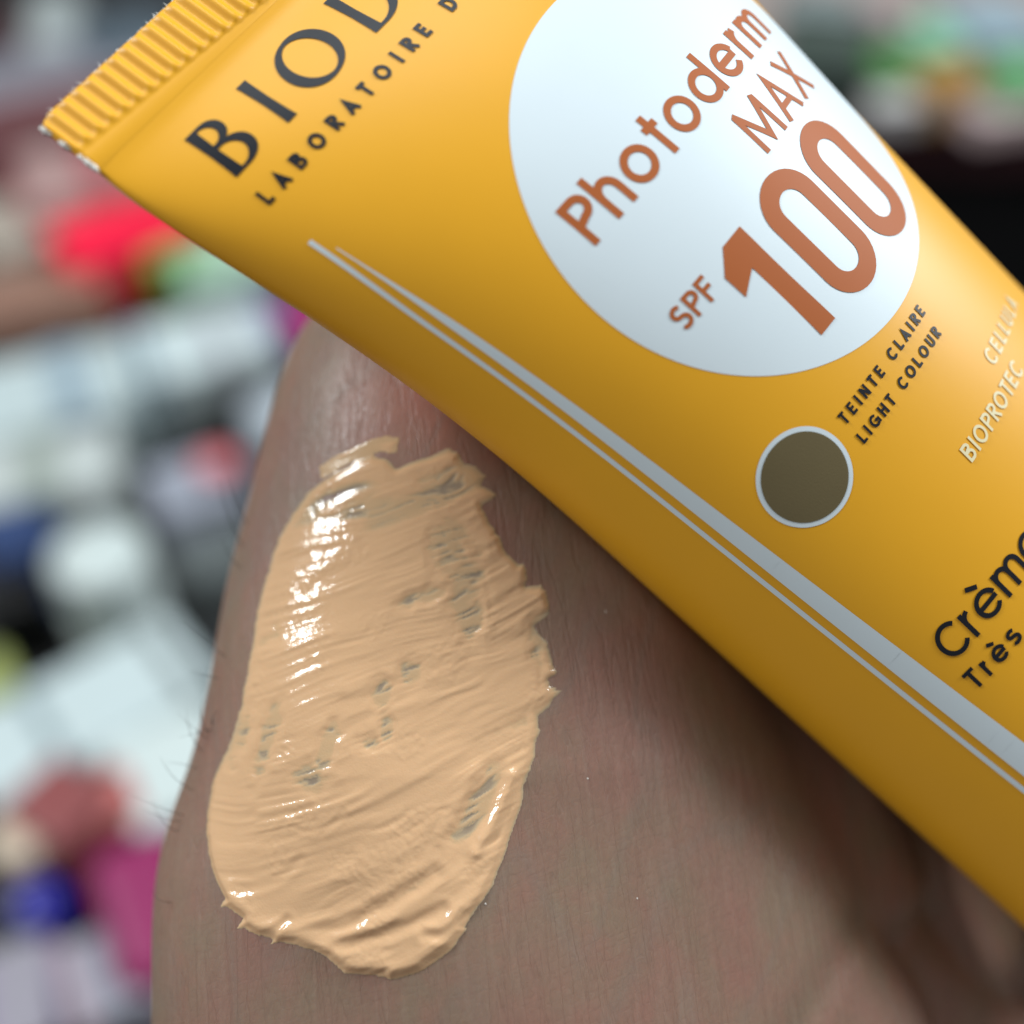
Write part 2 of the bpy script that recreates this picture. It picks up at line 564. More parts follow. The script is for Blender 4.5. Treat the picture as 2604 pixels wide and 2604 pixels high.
def seal_mesh():
    us = np.linspace(-W2, W2, 881)
    sv = np.array([0.0, 0.12, 0.35, 0.8, 1.6, 2.6, 3.6, 4.3, 4.75, 4.95, 5.1, 5.3, 5.7, 6.05])
    V = []
    for side in (1, -1):
        for k, s0 in enumerate(sv):
            inner = seal_s(us)
            s = np.where(s0 <= 5.0, s0 / 5.0 * (inner - 0.35), (inner - 0.35) + (s0 - 5.0) / 1.05 * (6.05 - inner + 0.35))
            rag = 0.10 * (vnoise(us * 2.3, us * 0 + 3.3, 5) - 0.5) + 0.05 * (vnoise(us * 9.0, us * 0 + 1.1, 6) - 0.5)
            s = s + (rag * (1 - s0 / 1.0) if s0 < 1.0 else 0)
            cor = np.clip((np.abs(us) - (W2 - 1.6)) / 1.6, 0, 1)
            s = s + (1 - np.sqrt(np.clip(1 - cor ** 2, 0, 1))) * 0.9 * max(0, 1 - s0 / 1.5)
            ph = us / pitch
            tri = np.cos(2 * np.pi * ph)
            tri = np.sign(tri) * np.abs(tri) ** 0.8
            amp = 0.135 * sstep(0, 0.3, np.array(s0)) * (1 - sstep(4.7, 5.05, np.array(s0)))
            base = 0.42 if s0 < 5.0 else 0.30
            if s0 == 0.0: base, amp = 0.16, 0.0
            if s0 == 0.12: base = 0.34
            edge = sstep(W2, W2 - 0.4, np.abs(us))
            z = (base + amp * tri) * (0.2 + 0.8 * edge)
            if s0 >= 5.9: z = 0.35 * np.sqrt(np.clip(1 - (us / (W2 + 0.05)) ** 2, 0, 1)) + 0.02
            V.append(np.stack([us, s, z * side + seal_drop(s)], -1))
    n = len(sv); m = len(us)
    V = np.array(V)
    F = []
    for side in (0, 1):
        o = side * n * m
        F += [(o + a, o + b_, o + c, o + d) for a, b_, c, d in grid_faces(n, m)]
    F += [(j, j + 1, n * m + j + 1, n * m + j) for j in range(m - 1)]
    for j in (0, m - 1):
        F += [(k * m + j, (k + 1) * m + j, n * m + (k + 1) * m + j, n * m + k * m + j) for k in range(n - 1)]
    return V.reshape(-1, 3), F


sv_, sf_ = seal_mesh()
seal = mesh_obj("crimp_seal", to_world(tube_place(sv_)), sf_, M_TUBE, tube_origin, tube)
tag(seal, "ribbed crimped end of the tube")
_bm = bmesh.new(); _bm.from_mesh(seal.data); bmesh.ops.recalc_face_normals(_bm, faces=_bm.faces); _bm.to_mesh(seal.data); _bm.free()


# frayed white cut edge along the end and the corner
def frayed():
    V = []; F = []
    def blob(c, r, st):
        k = len(V)
        for i in range(6):
            for j in range(8):
                th = math.pi * (i + 0.5) / 6; ph = 2 * math.pi * j / 8
                rr = r * (0.7 + 0.6 * random.random())
                V.append((c[0] + rr * st[0] * math.sin(th) * math.cos(ph), c[1] + rr * st[1] * math.sin(th) * math.sin(ph), c[2] + rr * st[2] * math.cos(th)))
        for i in range(5):
            for j in range(8):
                F.append((k + i * 8 + j, k + i * 8 + (j + 1) % 8, k + (i + 1) * 8 + (j + 1) % 8, k + (i + 1) * 8 + j))
    u = -29.5
    while u < 29.0:
        c = max(0.0, (abs(u) - 28.4) / 1.6)
        blob((u, 0.0 + (1 - math.sqrt(max(0, 1 - c * c))) * 0.9, random.uniform(-0.1, 0.15)), random.uniform(0.05, 0.11), (1.5, 1.0, 1.3))
        u += random.uniform(0.2, 0.7)
    for s0, r in ((0.55, 0.26), (0.9, 0.30), (1.25, 0.2), (2.4, 0.2), (2.8, 0.30), (3.15, 0.2), (4.3, 0.2), (4.8, 0.26), (5.2, 0.30), (5.6, 0.26), (5.9, 0.2)):
        blob((29.95, s0, 0.05), r, (0.9, 1.3, 1.0))
    for k in range(26):                       # small whiskers of torn plastic
        u0 = random.uniform(5, 29); n0 = len(V)
        l = random.uniform(0.15, 0.5); dx = random.uniform(-0.25, 0.25); dz = random.uniform(-0.1, 0.3)
        V.extend([(u0 - 0.05, 0.05, 0.1), (u0 + 0.05, 0.05, 0.1), (u0, 0.05, 0.2), (u0 + dx, -l, 0.1 + dz)])
        F.extend([(n0, n0 + 1, n0 + 3), (n0 + 1, n0 + 2, n0 + 3), (n0 + 2, n0, n0 + 3)])
    return V, F


fv_, ff_ = frayed()
fv_ = np.array(fv_); fv_[:, 2] += seal_drop(fv_[:, 1])
cut = mesh_obj("cut_edge", to_world(tube_place(fv_)), ff_, M_EDGE, tube_origin, tube)
tag(cut, "frayed white cut edge of the crimped end", kind=None)

# shoulder and cap at the far end, outside the picture
sh = []
for k in range(14):
    t = k / 13
    a0, b0 = A_TAB[125], B_TAB[125]
    r = 1 - 0.55 * sstep(0, 1, np.array(t))
    th = np.linspace(-np.pi, np.pi, 97)[:-1]
    aa = a0 * r * (1 - t) + 11 * t; bb = b0 * r * (1 - t) + 11 * t
    sh.append(np.stack([aa * np.sin(th), np.full(96, 125 + 7 * t), bb * np.cos(th)], -1))
mesh_obj("shoulder", to_world(tube_place(np.array(sh)).reshape(-1, 3)), grid_faces(14, 96, True), M_TUBE, tube_origin, tube)
cp = []
prof = [(132.1, 9), (132.1, 13), (133, 14.5), (150, 14.0), (151.5, 13.0), (152, 10), (152, 0.1)]
for s0, r in prof:
    th = np.linspace(-np.pi, np.pi, 97)[:-1]
    rr = r + (0.15 * np.cos(th * 48) if 133 <= s0 <= 150 else 0)
    cp.append(np.stack([rr * np.sin(th), np.full(96, s0), rr * np.cos(th)], -1))
mesh_obj("cap", to_world(tube_place(np.array(cp)).reshape(-1, 3)), grid_faces(len(prof), 96, True), M_WHITE, tube_origin, tube)

# ------------------------------------------------------------------ printing on the tube
def ribbon(pts, w, closed=False):
    """quads of a stroke; pts (n,2), w scalar or per point"""
    pts = np.asarray(pts, float)
    w = np.broadcast_to(np.asarray(w, float), (len(pts),))
    kp = [0] + [i for i in range(1, len(pts)) if np.linalg.norm(pts[i] - pts[i - 1]) > 1e-3]
    pts = pts[kp]; w = w[kp]
    n = len(pts)
    w = np.broadcast_to(np.asarray(w, float), (n,))
    nxt = np.roll(pts, -1, 0) - pts
    if not closed: nxt[-1] = nxt[-2]
    nxt /= np.linalg.norm(nxt, axis=1, keepdims=True) + 1e-12
    prv = np.roll(nxt, 1, 0)
    if not closed: prv[0] = nxt[0]
    n1 = np.stack([-prv[:, 1], prv[:, 0]], 1); n2 = np.stack([-nxt[:, 1], nxt[:, 0]], 1)
    m = n1 + n2; m /= np.linalg.norm(m, axis=1, keepdims=True) + 1e-12
    k = np.clip(1 / np.maximum((m * n1).sum(1), 0.30), 1, 3.3)
    Lf = pts + m * (w * k / 2)[:, None]; Rt = pts - m * (w * k / 2)[:, None]
    return [np.array([Lf[i], Lf[(i + 1) % n], Rt[(i + 1) % n], Rt[i]]) for i in range(n if closed else n - 1)]


def arc(cx, cy, rx, ry, a0, a1, n=18):
    t = np.radians(np.linspace(a0, a1, n))
    return [(cx + rx * math.cos(x), cy + ry * math.sin(x)) for x in t]


def glyph(ch, w):
    """strokes of a plain sans letter, cap height 1 -> (advance, polygons)"""
    h = w / 2; X = 0.80
    S = []
    def st(*pts, closed=False): S.extend(ribbon(pts, w, closed))
    def ring(cx, cy, rx, ry): S.extend(ribbon(arc(cx, cy, rx, ry, 0, 360, 37)[:-1], w, True))
    if ch == " ": return 0.34, []
    if ch == "A": st((h * .5, 0), (.36, 1 - h * 1.2), (.72 - h * .5, 0)); st((.15, .30), (.57, .30)); return .72, S
    if ch == "B":
        st((h, 0), (h, 1)); st((h, 1 - h), (.34, 1 - h), *arc(.34, .765, .20, .235 - h, 90, -90, 12), (h, .53))
        st((h, .53), (.36, .53), *arc(.36, .265 + h / 2, .22, .265 - h / 2, 90, -90, 12), (h, h)); return .60 + h, S
    if ch in "CG":
        st(*arc(.44, .5, .44 - h, .5 - h, 42, 318, 30))
        if ch == "G": st((.46, .46), (.80, .46), (.80, .08)); return .86, S
        return .80, S
    if ch == "D": st((h, 0), (h, 1)); st((h, 1 - h), (.30, 1 - h), *arc(.30, .5, .44 - h, .5 - h, 90, -90, 22), (h, h)); return .76, S
    if ch in "EF":
        st((h, 0), (h, 1)); st((h, 1 - h), (.54, 1 - h)); st((h, .52), (.50, .52))
        if ch == "E": st((h, h), (.55, h))
        return .57, S
    if ch == "H": st((h, 0), (h, 1)); st((.68 - h, 0), (.68 - h, 1)); st((h, .52), (.68 - h, .52)); return .68, S
    if ch == "I": st((h, 0), (h, 1)); return w, S
    if ch == "L": st((h, 0), (h, 1)); st((h, h), (.52, h)); return .52, S
    if ch == "M": st((h, 0), (h * 1.3, 1 - h)); st((h * 1.2, 1 - h * .6), (.45, h * 2.4), (.90 - h * 1.2, 1 - h * .6)); st((.90 - h, 0), (.90 - h * 1.3, 1 - h)); return .90, S
    if ch == "N": st((h, 0), (h, 1)); st((h, 1 - h * .4), (.70 - h, h * .4)); st((.70 - h, 0), (.70 - h, 1)); return .70, S
    if ch == "O": ring(.46, .5, .46 - h, .5 - h); return .92, S
    if ch in "PR":
        st((h, 0), (h, 1)); st((h, 1 - h), (.33, 1 - h), *arc(.33, .72, .23 - h * .2, .28 - h, 90, -90, 14), (h, .44 + h * .0))
        if ch == "R": st((.28, .44), (.56, 0)); return .58, S
        return .56, S
    if ch == "S":
        a_ = (1 - h - .52) / 2; b_ = (.52 - h) / 2
        st(*arc(.29, .52 + a_, .25 - h * .3, a_, 35, 262, 20), *arc(.29, .52 - b_, .27 - h * .3, b_, 82, -145, 20)); return .57, S
    if ch == "T": st((0, 1 - h), (.58, 1 - h)); st((.29, 0), (.29, 1 - h)); return .58, S
    if ch == "U": st((h, 1), (h, .32), *arc(.34, .32, .34 - h, .32 - h, 180, 360, 18), (.68 - h, 1)); return .68, S
    if ch == "X": st((h * .6, 0), (.66 - h * .6, 1)); st((h * .6, 1), (.66 - h * .6, 0)); return .66, S
    # lower case, x height X
    r = X / 2
    if ch == "o": ring(r, r, r - h, r - h); return X, S
    if ch == "d": ring(r, r, r - h, r - h); st((X - h, 0), (X - h, 1.06)); return X, S
    if ch == "h": st((h, 0), (h, 1.06)); st((h, .40), *arc(.31, .44, .31 - h, X - .44 - h, 180, 0, 18), (.62 - h, 0)); return .62, S
    if ch == "n": st((h, 0), (h, X)); st((h, .40), *arc(.31, .44, .31 - h, X - .44 - h, 180, 0, 18), (.62 - h, 0)); return .62, S
    if ch == "t": st((.20, 0), (.20, 1.0)); st((.02, X - h), (.40, X - h)); return .40, S
    if ch in "eè":
        st(*arc(r, r, r - h, r - h, -38, -345, 32)); st((h, r), (X - h, r))
        if ch == "è": st((r - .20, 1.12), (r + .10, .93))
        return X, S
    if ch == "r": st((h, 0), (h, X)); st((h, .42), *arc(.34, .44, .34 - h, X - .44 - h, 180, 100, 9)); return .36, S
    if ch == "m":
        st((h, 0), (h, X)); st((h, .44), *arc(.28, .50, .28 - h, X - .50 - h, 180, 0, 16), (.56 - h, 0))
        st((.56 - h, .44), *arc(.84 - w, .50, .28 - h, X - .50 - h, 180, 0, 16), (1.12 - w - h, 0)); return 1.12 - w, S
    if ch == "s":
        a_ = (X - h - .42) / 2; b_ = (.42 - h) / 2
        st(*arc(.26, .42 + a_, .20, a_, 35, 258, 16), *arc(.26, .42 - b_, .22, b_, 78, -145, 16)); return .52, S
    raise KeyError(ch)


def fill_on_tube(name, polys, mat, off=0.03, step=0.45, parent=None, label=None):
    """polys: lists of (u, s) polygons whose union is printed"""
    V = []; Fq = []
    for group in polys:
        pts = []; faces = []
        for p in group:
            k = len(pts)
            p = np.asarray(p, float)
            ar = 0.5 * np.sum(p[:, 0] * np.roll(p[:, 1], -1) - np.roll(p[:, 0], -1) * p[:, 1])
            if ar < 0: p = p[::-1]
            pts.extend(p.tolist()); faces.append(list(range(k, k + len(p))))
        A = np.array(pts)
        lo = A.min(0); hi = A.max(0)
        gx = np.arange(lo[0] + step * .37, hi[0], step); gy = np.arange(lo[1] + step * .41, hi[1], step * 1.6)
        for a in gx:
            for c in gy: pts.append([a, c])
        r = delaunay_2d_cdt([Vector(p) for p in pts], [], faces, 2, 1e-5) if False else delaunay_2d_cdt([Vector(p) for p in pts], [], faces, 0, 1e-5)
        ov, oe, of, _, _, orig = r
        k = len(V)
        V.extend([(v.x, v.y) for v in ov])
        for f, og in zip(of, orig):
            if og: Fq.append([k + i for i in f])
    V = np.array(V)
    used = sorted({i for f in Fq for i in f}); remap = {o: i for i, o in enumerate(used)}
    V = V[used]; Fq = [[remap[i] for i in f] for f in Fq]
    W = to_world(tube_point(V[:, 0], V[:, 1], off))
    o = mesh_obj(name, W, Fq, mat, tube_origin if parent is None else np.array(tube_origin), parent or tube)
    if parent is not None:
        o.location = (0, 0, 0)
    me = o.data
    # face the lettering outwards
    c = to_world(tube_place(np.array([[0, 60.0, 0]])))[0]
    n0 = np.array([list(p.normal) for p in me.polygons[:50]]).mean(0)
    out = W[:50].mean(0) - c
    if n0 @ out < 0: me.flip_normals()
    e = 0.2
    uu_, sv_2 = V[:, 0], V[:, 1]
    nn = np.cross(tube_point(uu_, sv_2 + e) - tube_point(uu_, sv_2 - e), tube_point(uu_ + e, sv_2) - tube_point(uu_ - e, sv_2))
    nn /= np.linalg.norm(nn, axis=1, keepdims=True)
    nn = nn @ RC.T
    nn *= np.sign((nn * (W - c)).sum(1, keepdims=True))
    me.normals_split_custom_set_from_vertices(nn.tolist())
    if label: o["label"] = label
    return o


def text(name, string, cap, u0, u1, s0, w, mat, tracking=0.16, slope=0.0, label=None, widths=1.0):
    gl = [glyph(c, w / cap) for c in string]
    adv = [g[0] * widths for g in gl]
    n = len(string)
    nat = sum(adv) * cap
    span = abs(u0 - u1)
    tr = (span - nat) / max(1, n - 1) if u1 is not None else tracking * cap
    x = 0.0; groups = []
    for (a, polys), ad in zip(gl, adv):
        if polys:
            groups.append([np.stack([u0 - (x + p[:, 0] * cap * widths), s0 + slope * x - p[:, 1] * cap], 1) for p in polys])
        x += ad * cap + tr
    return fill_on_tube(name, groups, mat, 0.07, 0.45, label=label)


def circle_poly(uc, sc, r, n=96):
    t = np.linspace(0, 2 * np.pi, n, endpoint=False)
    return np.stack([uc + r * np.cos(t), sc + r * np.sin(t)], 1)


fill_on_tube("white_disc", [[circle_poly(-5.16, 42.41, 19.3, 200)]], M_WHITE, 0.025, 0.8, label="large white disc printed on the tube")
dotw = fill_on_tube("shade_dot_ring", [[circle_poly(12.33, 64.27, 4.24, 90)]], M_WHITE, 0.025, 0.6, label="white ring around the brown shade dot")
fill_on_tube("shade_dot", [[circle_poly(12.33, 64.27, 3.82, 90)]], M_OLIVE, 0.05, 0.6, label="olive brown dot showing the shade")

# two pale stripes that run the length of the tube
sv = np.linspace(21.7, 124, 60)
wth = np.interp(sv, [21.7, 24, 60, 124], [0.42, 0.42, 0.42, 0.5])
ctr = 26.06 - 0.0728 * sv - 0.35 * sstep(34, 21, sv)
fill_on_tube("thin_stripe", [ribbon(np.stack([ctr, sv], 1), wth)], M_WHITE, 0.06, 0.5)
sv = np.linspace(23.6, 124, 60)
cA = 25.40 - 0.1003 * sv; cB = 25.20 - 0.0741 * sv
wd = np.maximum(np.abs(cA - cB) * (0.25 + 0.75 * sstep(23, 36, sv)), 0.08)
fill_on_tube("wide_stripe", [ribbon(np.stack([(cA + cB) / 2, sv], 1), wd)], M_WHITE, 0.06, 0.5)


# brand lettering with thick and thin strokes
def brand():
    H = 5.1; S0 = 14.15
    G = []
    def put(x0, polys, hh=H, ds=0.0):
        G.append([np.stack([23.45 - (x0 + p[:, 0]), S0 + ds - p[:, 1]], 1) for p in polys])
    stem = lambda x, w=1.0: [np.array([(x - .05, 0), (x + w + .05, 0), (x + w, .5), (x + w - .06, H / 2), (x + w, H - .5), (x + w + .05, H), (x - .05, H), (x, H - .5), (x + .06, H / 2), (x, .5)])]
    def bowl(x, y0, y1, rx, flat, thick=0.95, thin=0.32):
        cy = (y0 + y1) / 2; ry = (y1 - y0) / 2 - thin / 2
        a = np.linspace(90, -90, 25)
        pts = [(x, y1 - thin / 2)] + [(x + flat + rx * math.cos(math.radians(t)), cy + ry * math.sin(math.radians(t))) for t in a] + [(x, y0 + thin / 2)]
        ws = [thin] + [thin + (thick - thin) * math.cos(math.radians(t)) ** 1.6 for t in a] + [thin]
        return ribbon(pts, ws)
    put(0.0, stem(0) + bowl(.5, 2.75, H, 1.35, .75, .85) + bowl(.5, 0, 2.95, 1.75, .85, .95))
    put(6.15, stem(0))
    t = np.linspace(0, 360, 61)[:-1]
    ws = [0.35 + 0.68 * abs(math.cos(math.radians(x - 12))) ** 1.5 for x in t]
    put(9.15, ribbon([(2.85 + 2.42 * math.cos(math.radians(x)), H / 2 + 2.42 * math.sin(math.radians(x))) for x in t], ws, True))
    put(17.1, stem(0) + bowl(.5, 0, H, 2.7, .9, 1.05))
    return fill_on_tube("brand_lettering", G, M_BLACK, 0.06, 0.45, label="large dark brand lettering reading BIOD")


brand()
text("laboratory_lettering", "LABORATOIRE D", 1.45, 23.75, -0.1, 17.55, 0.33, M_BLACK, slope=-0.0, label="small dark lettering reading LABORATOIRE D")
text("product_lettering", "Photoderm", 4.15, 10.15, -20.4, 38.6, 0.66, M_ORANGE, label="copper lettering reading Photoderm")
text("max_lettering", "MAX", 4.45, -6.85, -18.6, 44.55, 0.56, M_ORANGE, label="copper lettering reading MAX")
text("spf_lettering", "SPF", 2.15, 10.45, 6.0, 48.6, 0.36, M_ORANGE, label="small copper lettering reading SPF")


def hundred():
    G = [[np.array([(0.5, 57.55), (2.55, 57.5), (2.55, 49.35), (4.85, 50.5), (4.9, 48.15), (3.0, 46.4), (0.55, 46.4)])]]
    for uc in (-4.75, -12.35):
        rx = 2.42; top = 47.35 + rx * .35; bot = 56.6 - rx * .35
        pts = [(uc + rx * math.cos(math.radians(a)), top - rx * .98 * math.sin(math.radians(a)) + .75) for a in np.linspace(0, 180, 19)]
        pts += [(uc - rx * math.cos(math.radians(a)), bot + rx * .98 * math.sin(math.radians(a)) - .75) for a in np.linspace(0, 180, 19)]
        G.append(ribbon(pts, 1.85, True))
    return fill_on_tube("number_lettering", G, M_ORANGE, 0.07, 0.5, label="big copper number 100")


hundred()
text("shade_lettering", "TEINTE CLAIRE", 1.12, 6.75, -6.75, 64.05, 0.24, M_BLACK, label="small dark lettering reading TEINTE CLAIRE")
text("shade_lettering", "LIGHT COLOUR", 1.12, 6.8, -6.3, 66.35, 0.24, M_BLACK, label="small dark lettering reading LIGHT COLOUR")
text("bioprotection_lettering", "CELLULA", 1.6, -8.2, -17.6, 72.35, 0.26, M_CREAMTEXT, label="pale lettering reading CELLULA", widths=0.92)
text("bioprotection_lettering", "BIOPROTEC", 1.7, 0.95, -10.6, 75.25, 0.28, M_CREAMTEXT, label="pale lettering reading BIOPROTEC", widths=0.92)
text("cream_lettering", "Crème", 3.35, 15.0, 1.2, 85.6, 0.45, M_BLACK, label="dark lettering reading Crème")
text("cream_lettering", "Très", 2.0, 15.35, 9.2, 89.0, 0.36, M_BLACK, label="smaller dark lettering reading Très")

# ------------------------------------------------------------------ the smear of cream
Z2 = lambda x, y: (500 + x * .5176, 1050 + y * .5176)
Z3 = lambda x, y: (500 + x * .4162, 1800 + y * .4162)
OUT = [Z2(*p) for p in [(400, 620), (430, 560), (480, 480), (540, 400), (600, 345), (690, 285), (770, 240), (860, 205), (930, 225), (985, 268), (1060, 235), (1150, 208), (1240, 172), (1285, 190), (1320, 245), (1375, 262), (1430, 310), (1400, 352), (1485, 400), (1440, 432), (1405, 452),
                        (1440, 540), (1490, 600), (1520, 680), (1580, 742), (1615, 730), (1628, 800), (1618, 852), (1700, 840), (1730, 900), (1742, 980), (1705, 1012), (1660, 1050), (1690, 1090), (1728, 1130), (1745, 1200), (1770, 1290), (1735, 1308), (1742, 1348), (1800, 1355), (1762, 1400), (1740, 1440), (1680, 1490), (1692, 1560), (1672, 1620), (1662, 1690), (1640, 1760), (1612, 1830), (1600, 1932)]]
OUT += [Z3(*p) for p in [(1890, 880), (1830, 1050), (1750, 1190), (1680, 1270), (1640, 1342), (1655, 1345), (1560, 1470), (1490, 1530), (1380, 1610), (1290, 1640), (1180, 1670), (1150, 1642), (1060, 1642), (900, 1622), (800, 1530), (700, 1480), (600, 1452), (500, 1440), (430, 1455), (470, 1415), (370, 1390), (300, 1350), (232, 1356), (280, 1290), (185, 1225), (128, 1226), (172, 1170), (110, 1040), (80, 940), (58, 800), (58, 660), (80, 520), (110, 400), (180, 260), (220, 150)]]
OUT += [Z2(*p) for p in [(215, 1450), (240, 1300), (270, 1150), (290, 1000), (320, 870), (350, 780), (372, 690)]]
GHOST = [Z2(*p) for p in [(600, 265), (680, 210), (760, 175), (850, 130), (930, 110), (1000, 120), (985, 200), (900, 195), (840, 215), (770, 240), (690, 285), (610, 330)]]


def to_skin(pts):
    d = np.array([px(*p) for p in pts]); t, ok = skin_hit(d)
    return d * t[:, None]


OUT3 = to_skin(OUT); POLY = OUT3[:, :2]
GH = to_skin(GHOST)[:, :2]
CS = 0.13
cx_ = np.arange(POLY[:, 0].min() - 1.2, POLY[:, 0].max() + 1.2, CS); cy_ = np.arange(POLY[:, 1].min() - 1.2, POLY[:, 1].max() + 1.8, CS)
CX, CY = np.meshgrid(cx_, cy_)


def poly_dist(X, Y, poly):
    """signed distance, positive inside"""
    a = poly; b_ = np.roll(poly, -1, 0)
    best = np.full(X.shape, 1e9); ins = np.zeros(X.shape, bool)
    for (x0, y0), (x1, y1) in zip(a, b_):
        dx, dy = x1 - x0, y1 - y0
        t = np.clip(((X - x0) * dx + (Y - y0) * dy) / (dx * dx + dy * dy + 1e-12), 0, 1)
        best = np.minimum(best, np.hypot(X - x0 - t * dx, Y - y0 - t * dy))
        c = ((y0 > Y) != (y1 > Y)) & (X < (x1 - x0) * (Y - y0) / (y1 - y0 + 1e-12) + x0)
        ins ^= c
    return np.where(ins, best, -best)


# direction of the finger strokes: gently rising to the right, steeper low down on the right
low = np.clip((-CY - 12) / 20, 0, 1.3)
slope0 = 0.27 + 0.16 * low
STR = CY - (slope0 * CX + (0.004 + 0.007 * low) * (CX + 14) ** 2)
ALO = CX + 0.3 * CY
warp = 0.5 * (vnoise(CX * .22, CY * .22, 21) - .5)
V_ = STR + warp
right = sstep(2, 9, CX - (-2 - 0.12 * CY))
jag = (vnoise(V_ * 2.2, ALO * .5, 3) - .5) * (0.25 + 0.75 * right) + (vnoise(V_ * 5.5, ALO * 1.1, 4) - .5) * (0.12 + 0.42 * right)
d_in = poly_dist(CX, CY, POLY) + jag * 0.62


def rid(f, g, seed):
    n = vnoise(V_ * f, ALO * g, seed)
    return 1 - np.abs(2 * n - 1)


edge_lo = sstep(-22, -36, CY)                      # thicker towards the bottom and the right rim
rim = np.exp(-((d_in - 1.1) / 1.0) ** 2)
thick = 0.17 + 0.15 * edge_lo + rim * (0.06 * right + 0.10 * edge_lo)
h = thick * sstep(-0.02, 0.85 + 0.1 * edge_lo, d_in) ** 0.9
inner = sstep(0.1, 1.4, d_in)
patch = vnoise(CX * .16 + 3, CY * .13, 41)           # some strokes lie deeper than others
amp_ = 0.55 + 0.9 * sstep(.3, .8, patch)
STR2 = CY - (0.44 * CX + 0.006 * (CX + 10) ** 2) + 1.2 * (vnoise(CX * .13, CY * .13, 43) - .5)   # a second pass of the finger, steeper
mix2 = sstep(.45, .65, vnoise(CX * .11, CY * .15 + 7, 44))
V_ = V_ + 0.8 * (vnoise(CX * .16, CY * .5, 61) - .5)
h += inner * amp_ * 0.11 * (rid(.22, .03, 1) - .5)
for k_, (f_, g_, a_k) in enumerate([(.45, .04, .080), (.95, .06, .062), (2.0, .11, .050), (4.2, .18, .030), (8.0, .5, .010)]):
    pk = sstep(.25, .75, vnoise(CX * .2 + 9 * k_, CY * .33 + 5 * k_, 50 + k_)) * 1.5
    h += inner * pk * a_k * ((1 - mix2) * (vnoise(V_ * f_ + 13.7 * k_, ALO * g_, 70 + k_) - .5) + mix2 * (vnoise(STR2 * f_ + 5.1 * k_, ALO * g_, 80 + k_) - .5)) * 1.5
wet = sstep(.48, .70, vnoise(CX * .35, CY * .30, 47))
fw = 0
for k_, (f_, a_k, an_) in enumerate([(.9, .030, .6), (1.7, .026, 1.9), (3.1, .026, 2.7), (5.3, .017, .2)]):
    xr_ = CX * math.cos(an_) + CY * math.sin(an_) + 1.3 * vnoise(CX * .5, CY * .5, 90 + k_); yr_ = CY * math.cos(an_) - CX * math.sin(an_) + 1.3 * vnoise(CX * .5 + 7, CY * .5, 95 + k_)
    fw = fw + a_k * (vnoise(xr_ * f_, yr_ * f_ * 1.15, 100 + k_) - .5)
h += inner * (0.25 + 1.3 * wet) * fw
# deep finger furrows low down
for (ax_, ay_, bx_, by_, wd_, dp_) in [(470, 1440, 1450, 1010, .6, .24), (520, 1450, 1500, 1230, .5, .2), (600, 730, 900, 640, .3, .07), (250, 1100, 640, 920, .4, .10), (1400, 1380, 1620, 1260, .45, .2), (300, 1330, 560, 1290, .4, .16)]:
    pa = to_skin([Z3(ax_, ay_)])[0]; pb = to_skin([Z3(bx_, by_)])[0]
    dx, dy = pb[0] - pa[0], pb[1] - pa[1]
    t = ((CX - pa[0]) * dx + (CY - pa[1]) * dy) / (dx * dx + dy * dy)
    tc_ = np.clip(t, 0, 1)
    bend = 0.9 * np.sin(np.pi * tc_)
    dist = np.hypot(CX - pa[0] - tc_ * dx, CY - pa[1] - tc_ * dy + bend) + 0.25 * (vnoise(CX * .7, CY * .7, 31) - .5)
    prof_ = np.exp(-(dist / wd_) ** 2) * dp_ - np.exp(-((dist - wd_ * 1.7) / (wd_ * .8)) ** 2) * dp_ * .45
    h -= inner * prof_ * (0.4 + 0.6 * np.sin(np.pi * np.clip(t, 0.02, .98)) ** .5)
# ridge along the right edge low down
for pts, dp_, wd_ in [([(1590, 780), (1700, 640), (1830, 440)], -.16, .9), ([(1700, 880), (1800, 720), (1930, 420)], .32, .5), ([(1480, 800), (1600, 560), (1700, 380)], .1, .6)]:
    pp = to_skin([Z3(*p) for p in pts])
    dist = np.full(CX.shape, 1e9)
    for a, c in zip(pp[:-1], pp[1:]):
        dx, dy = c[0] - a[0], c[1] - a[1]
        t = np.clip(((CX - a[0]) * dx + (CY - a[1]) * dy) / (dx * dx + dy * dy), 0, 1)
        dist = np.minimum(dist, np.hypot(CX - a[0] - t * dx, CY - a[1] - t * dy))
    h += inner * dp_ * np.exp(-(dist / wd_) ** 2)
# thick rolled lip along the bottom edge
lip = sstep(-30, -37, CY) * np.exp(-((d_in - 1.0) / .7) ** 2)
h += 0.16 * lip
# worn-through places: thin film, broken by the stroke lines
THIN = [(Z2(1245, 650), 1.6, 2.4, -.1), (Z2(1320, 850), 1.4, 3.4, -.15), (Z2(1340, 1000), 1.0, 2.5, 0), (Z2(1130, 900), 2.2, .7, .3), (Z2(1060, 1270), 1.0, 1.3, 0), (Z2(910, 1370), .8, 1.3, 0), (Z2(930, 1540), .6, 1.6, 0), (Z2(850, 1620), 1.0, .8, 0), (Z2(640, 1650), .8, 2.6, -.35), (Z2(560, 1790), 1.3, 1.3, 0), (Z2(215, 1590), .8, 2.6, -.35), (Z2(355, 1600), .8, 3.2, -.3), (Z2(1300, 330), 3.4, 1.5, .25), (Z2(1150, 420), 3.6, .8, .25), (Z2(1680, 1130), .8, 2.6, 0), (Z2(1690, 1030), 1.2, .8, .2), (Z3(1720, 600), .9, 3.6, -.45), (Z2(800, 480), 3.0, .7, .25)]
thin = np.zeros(CX.shape)
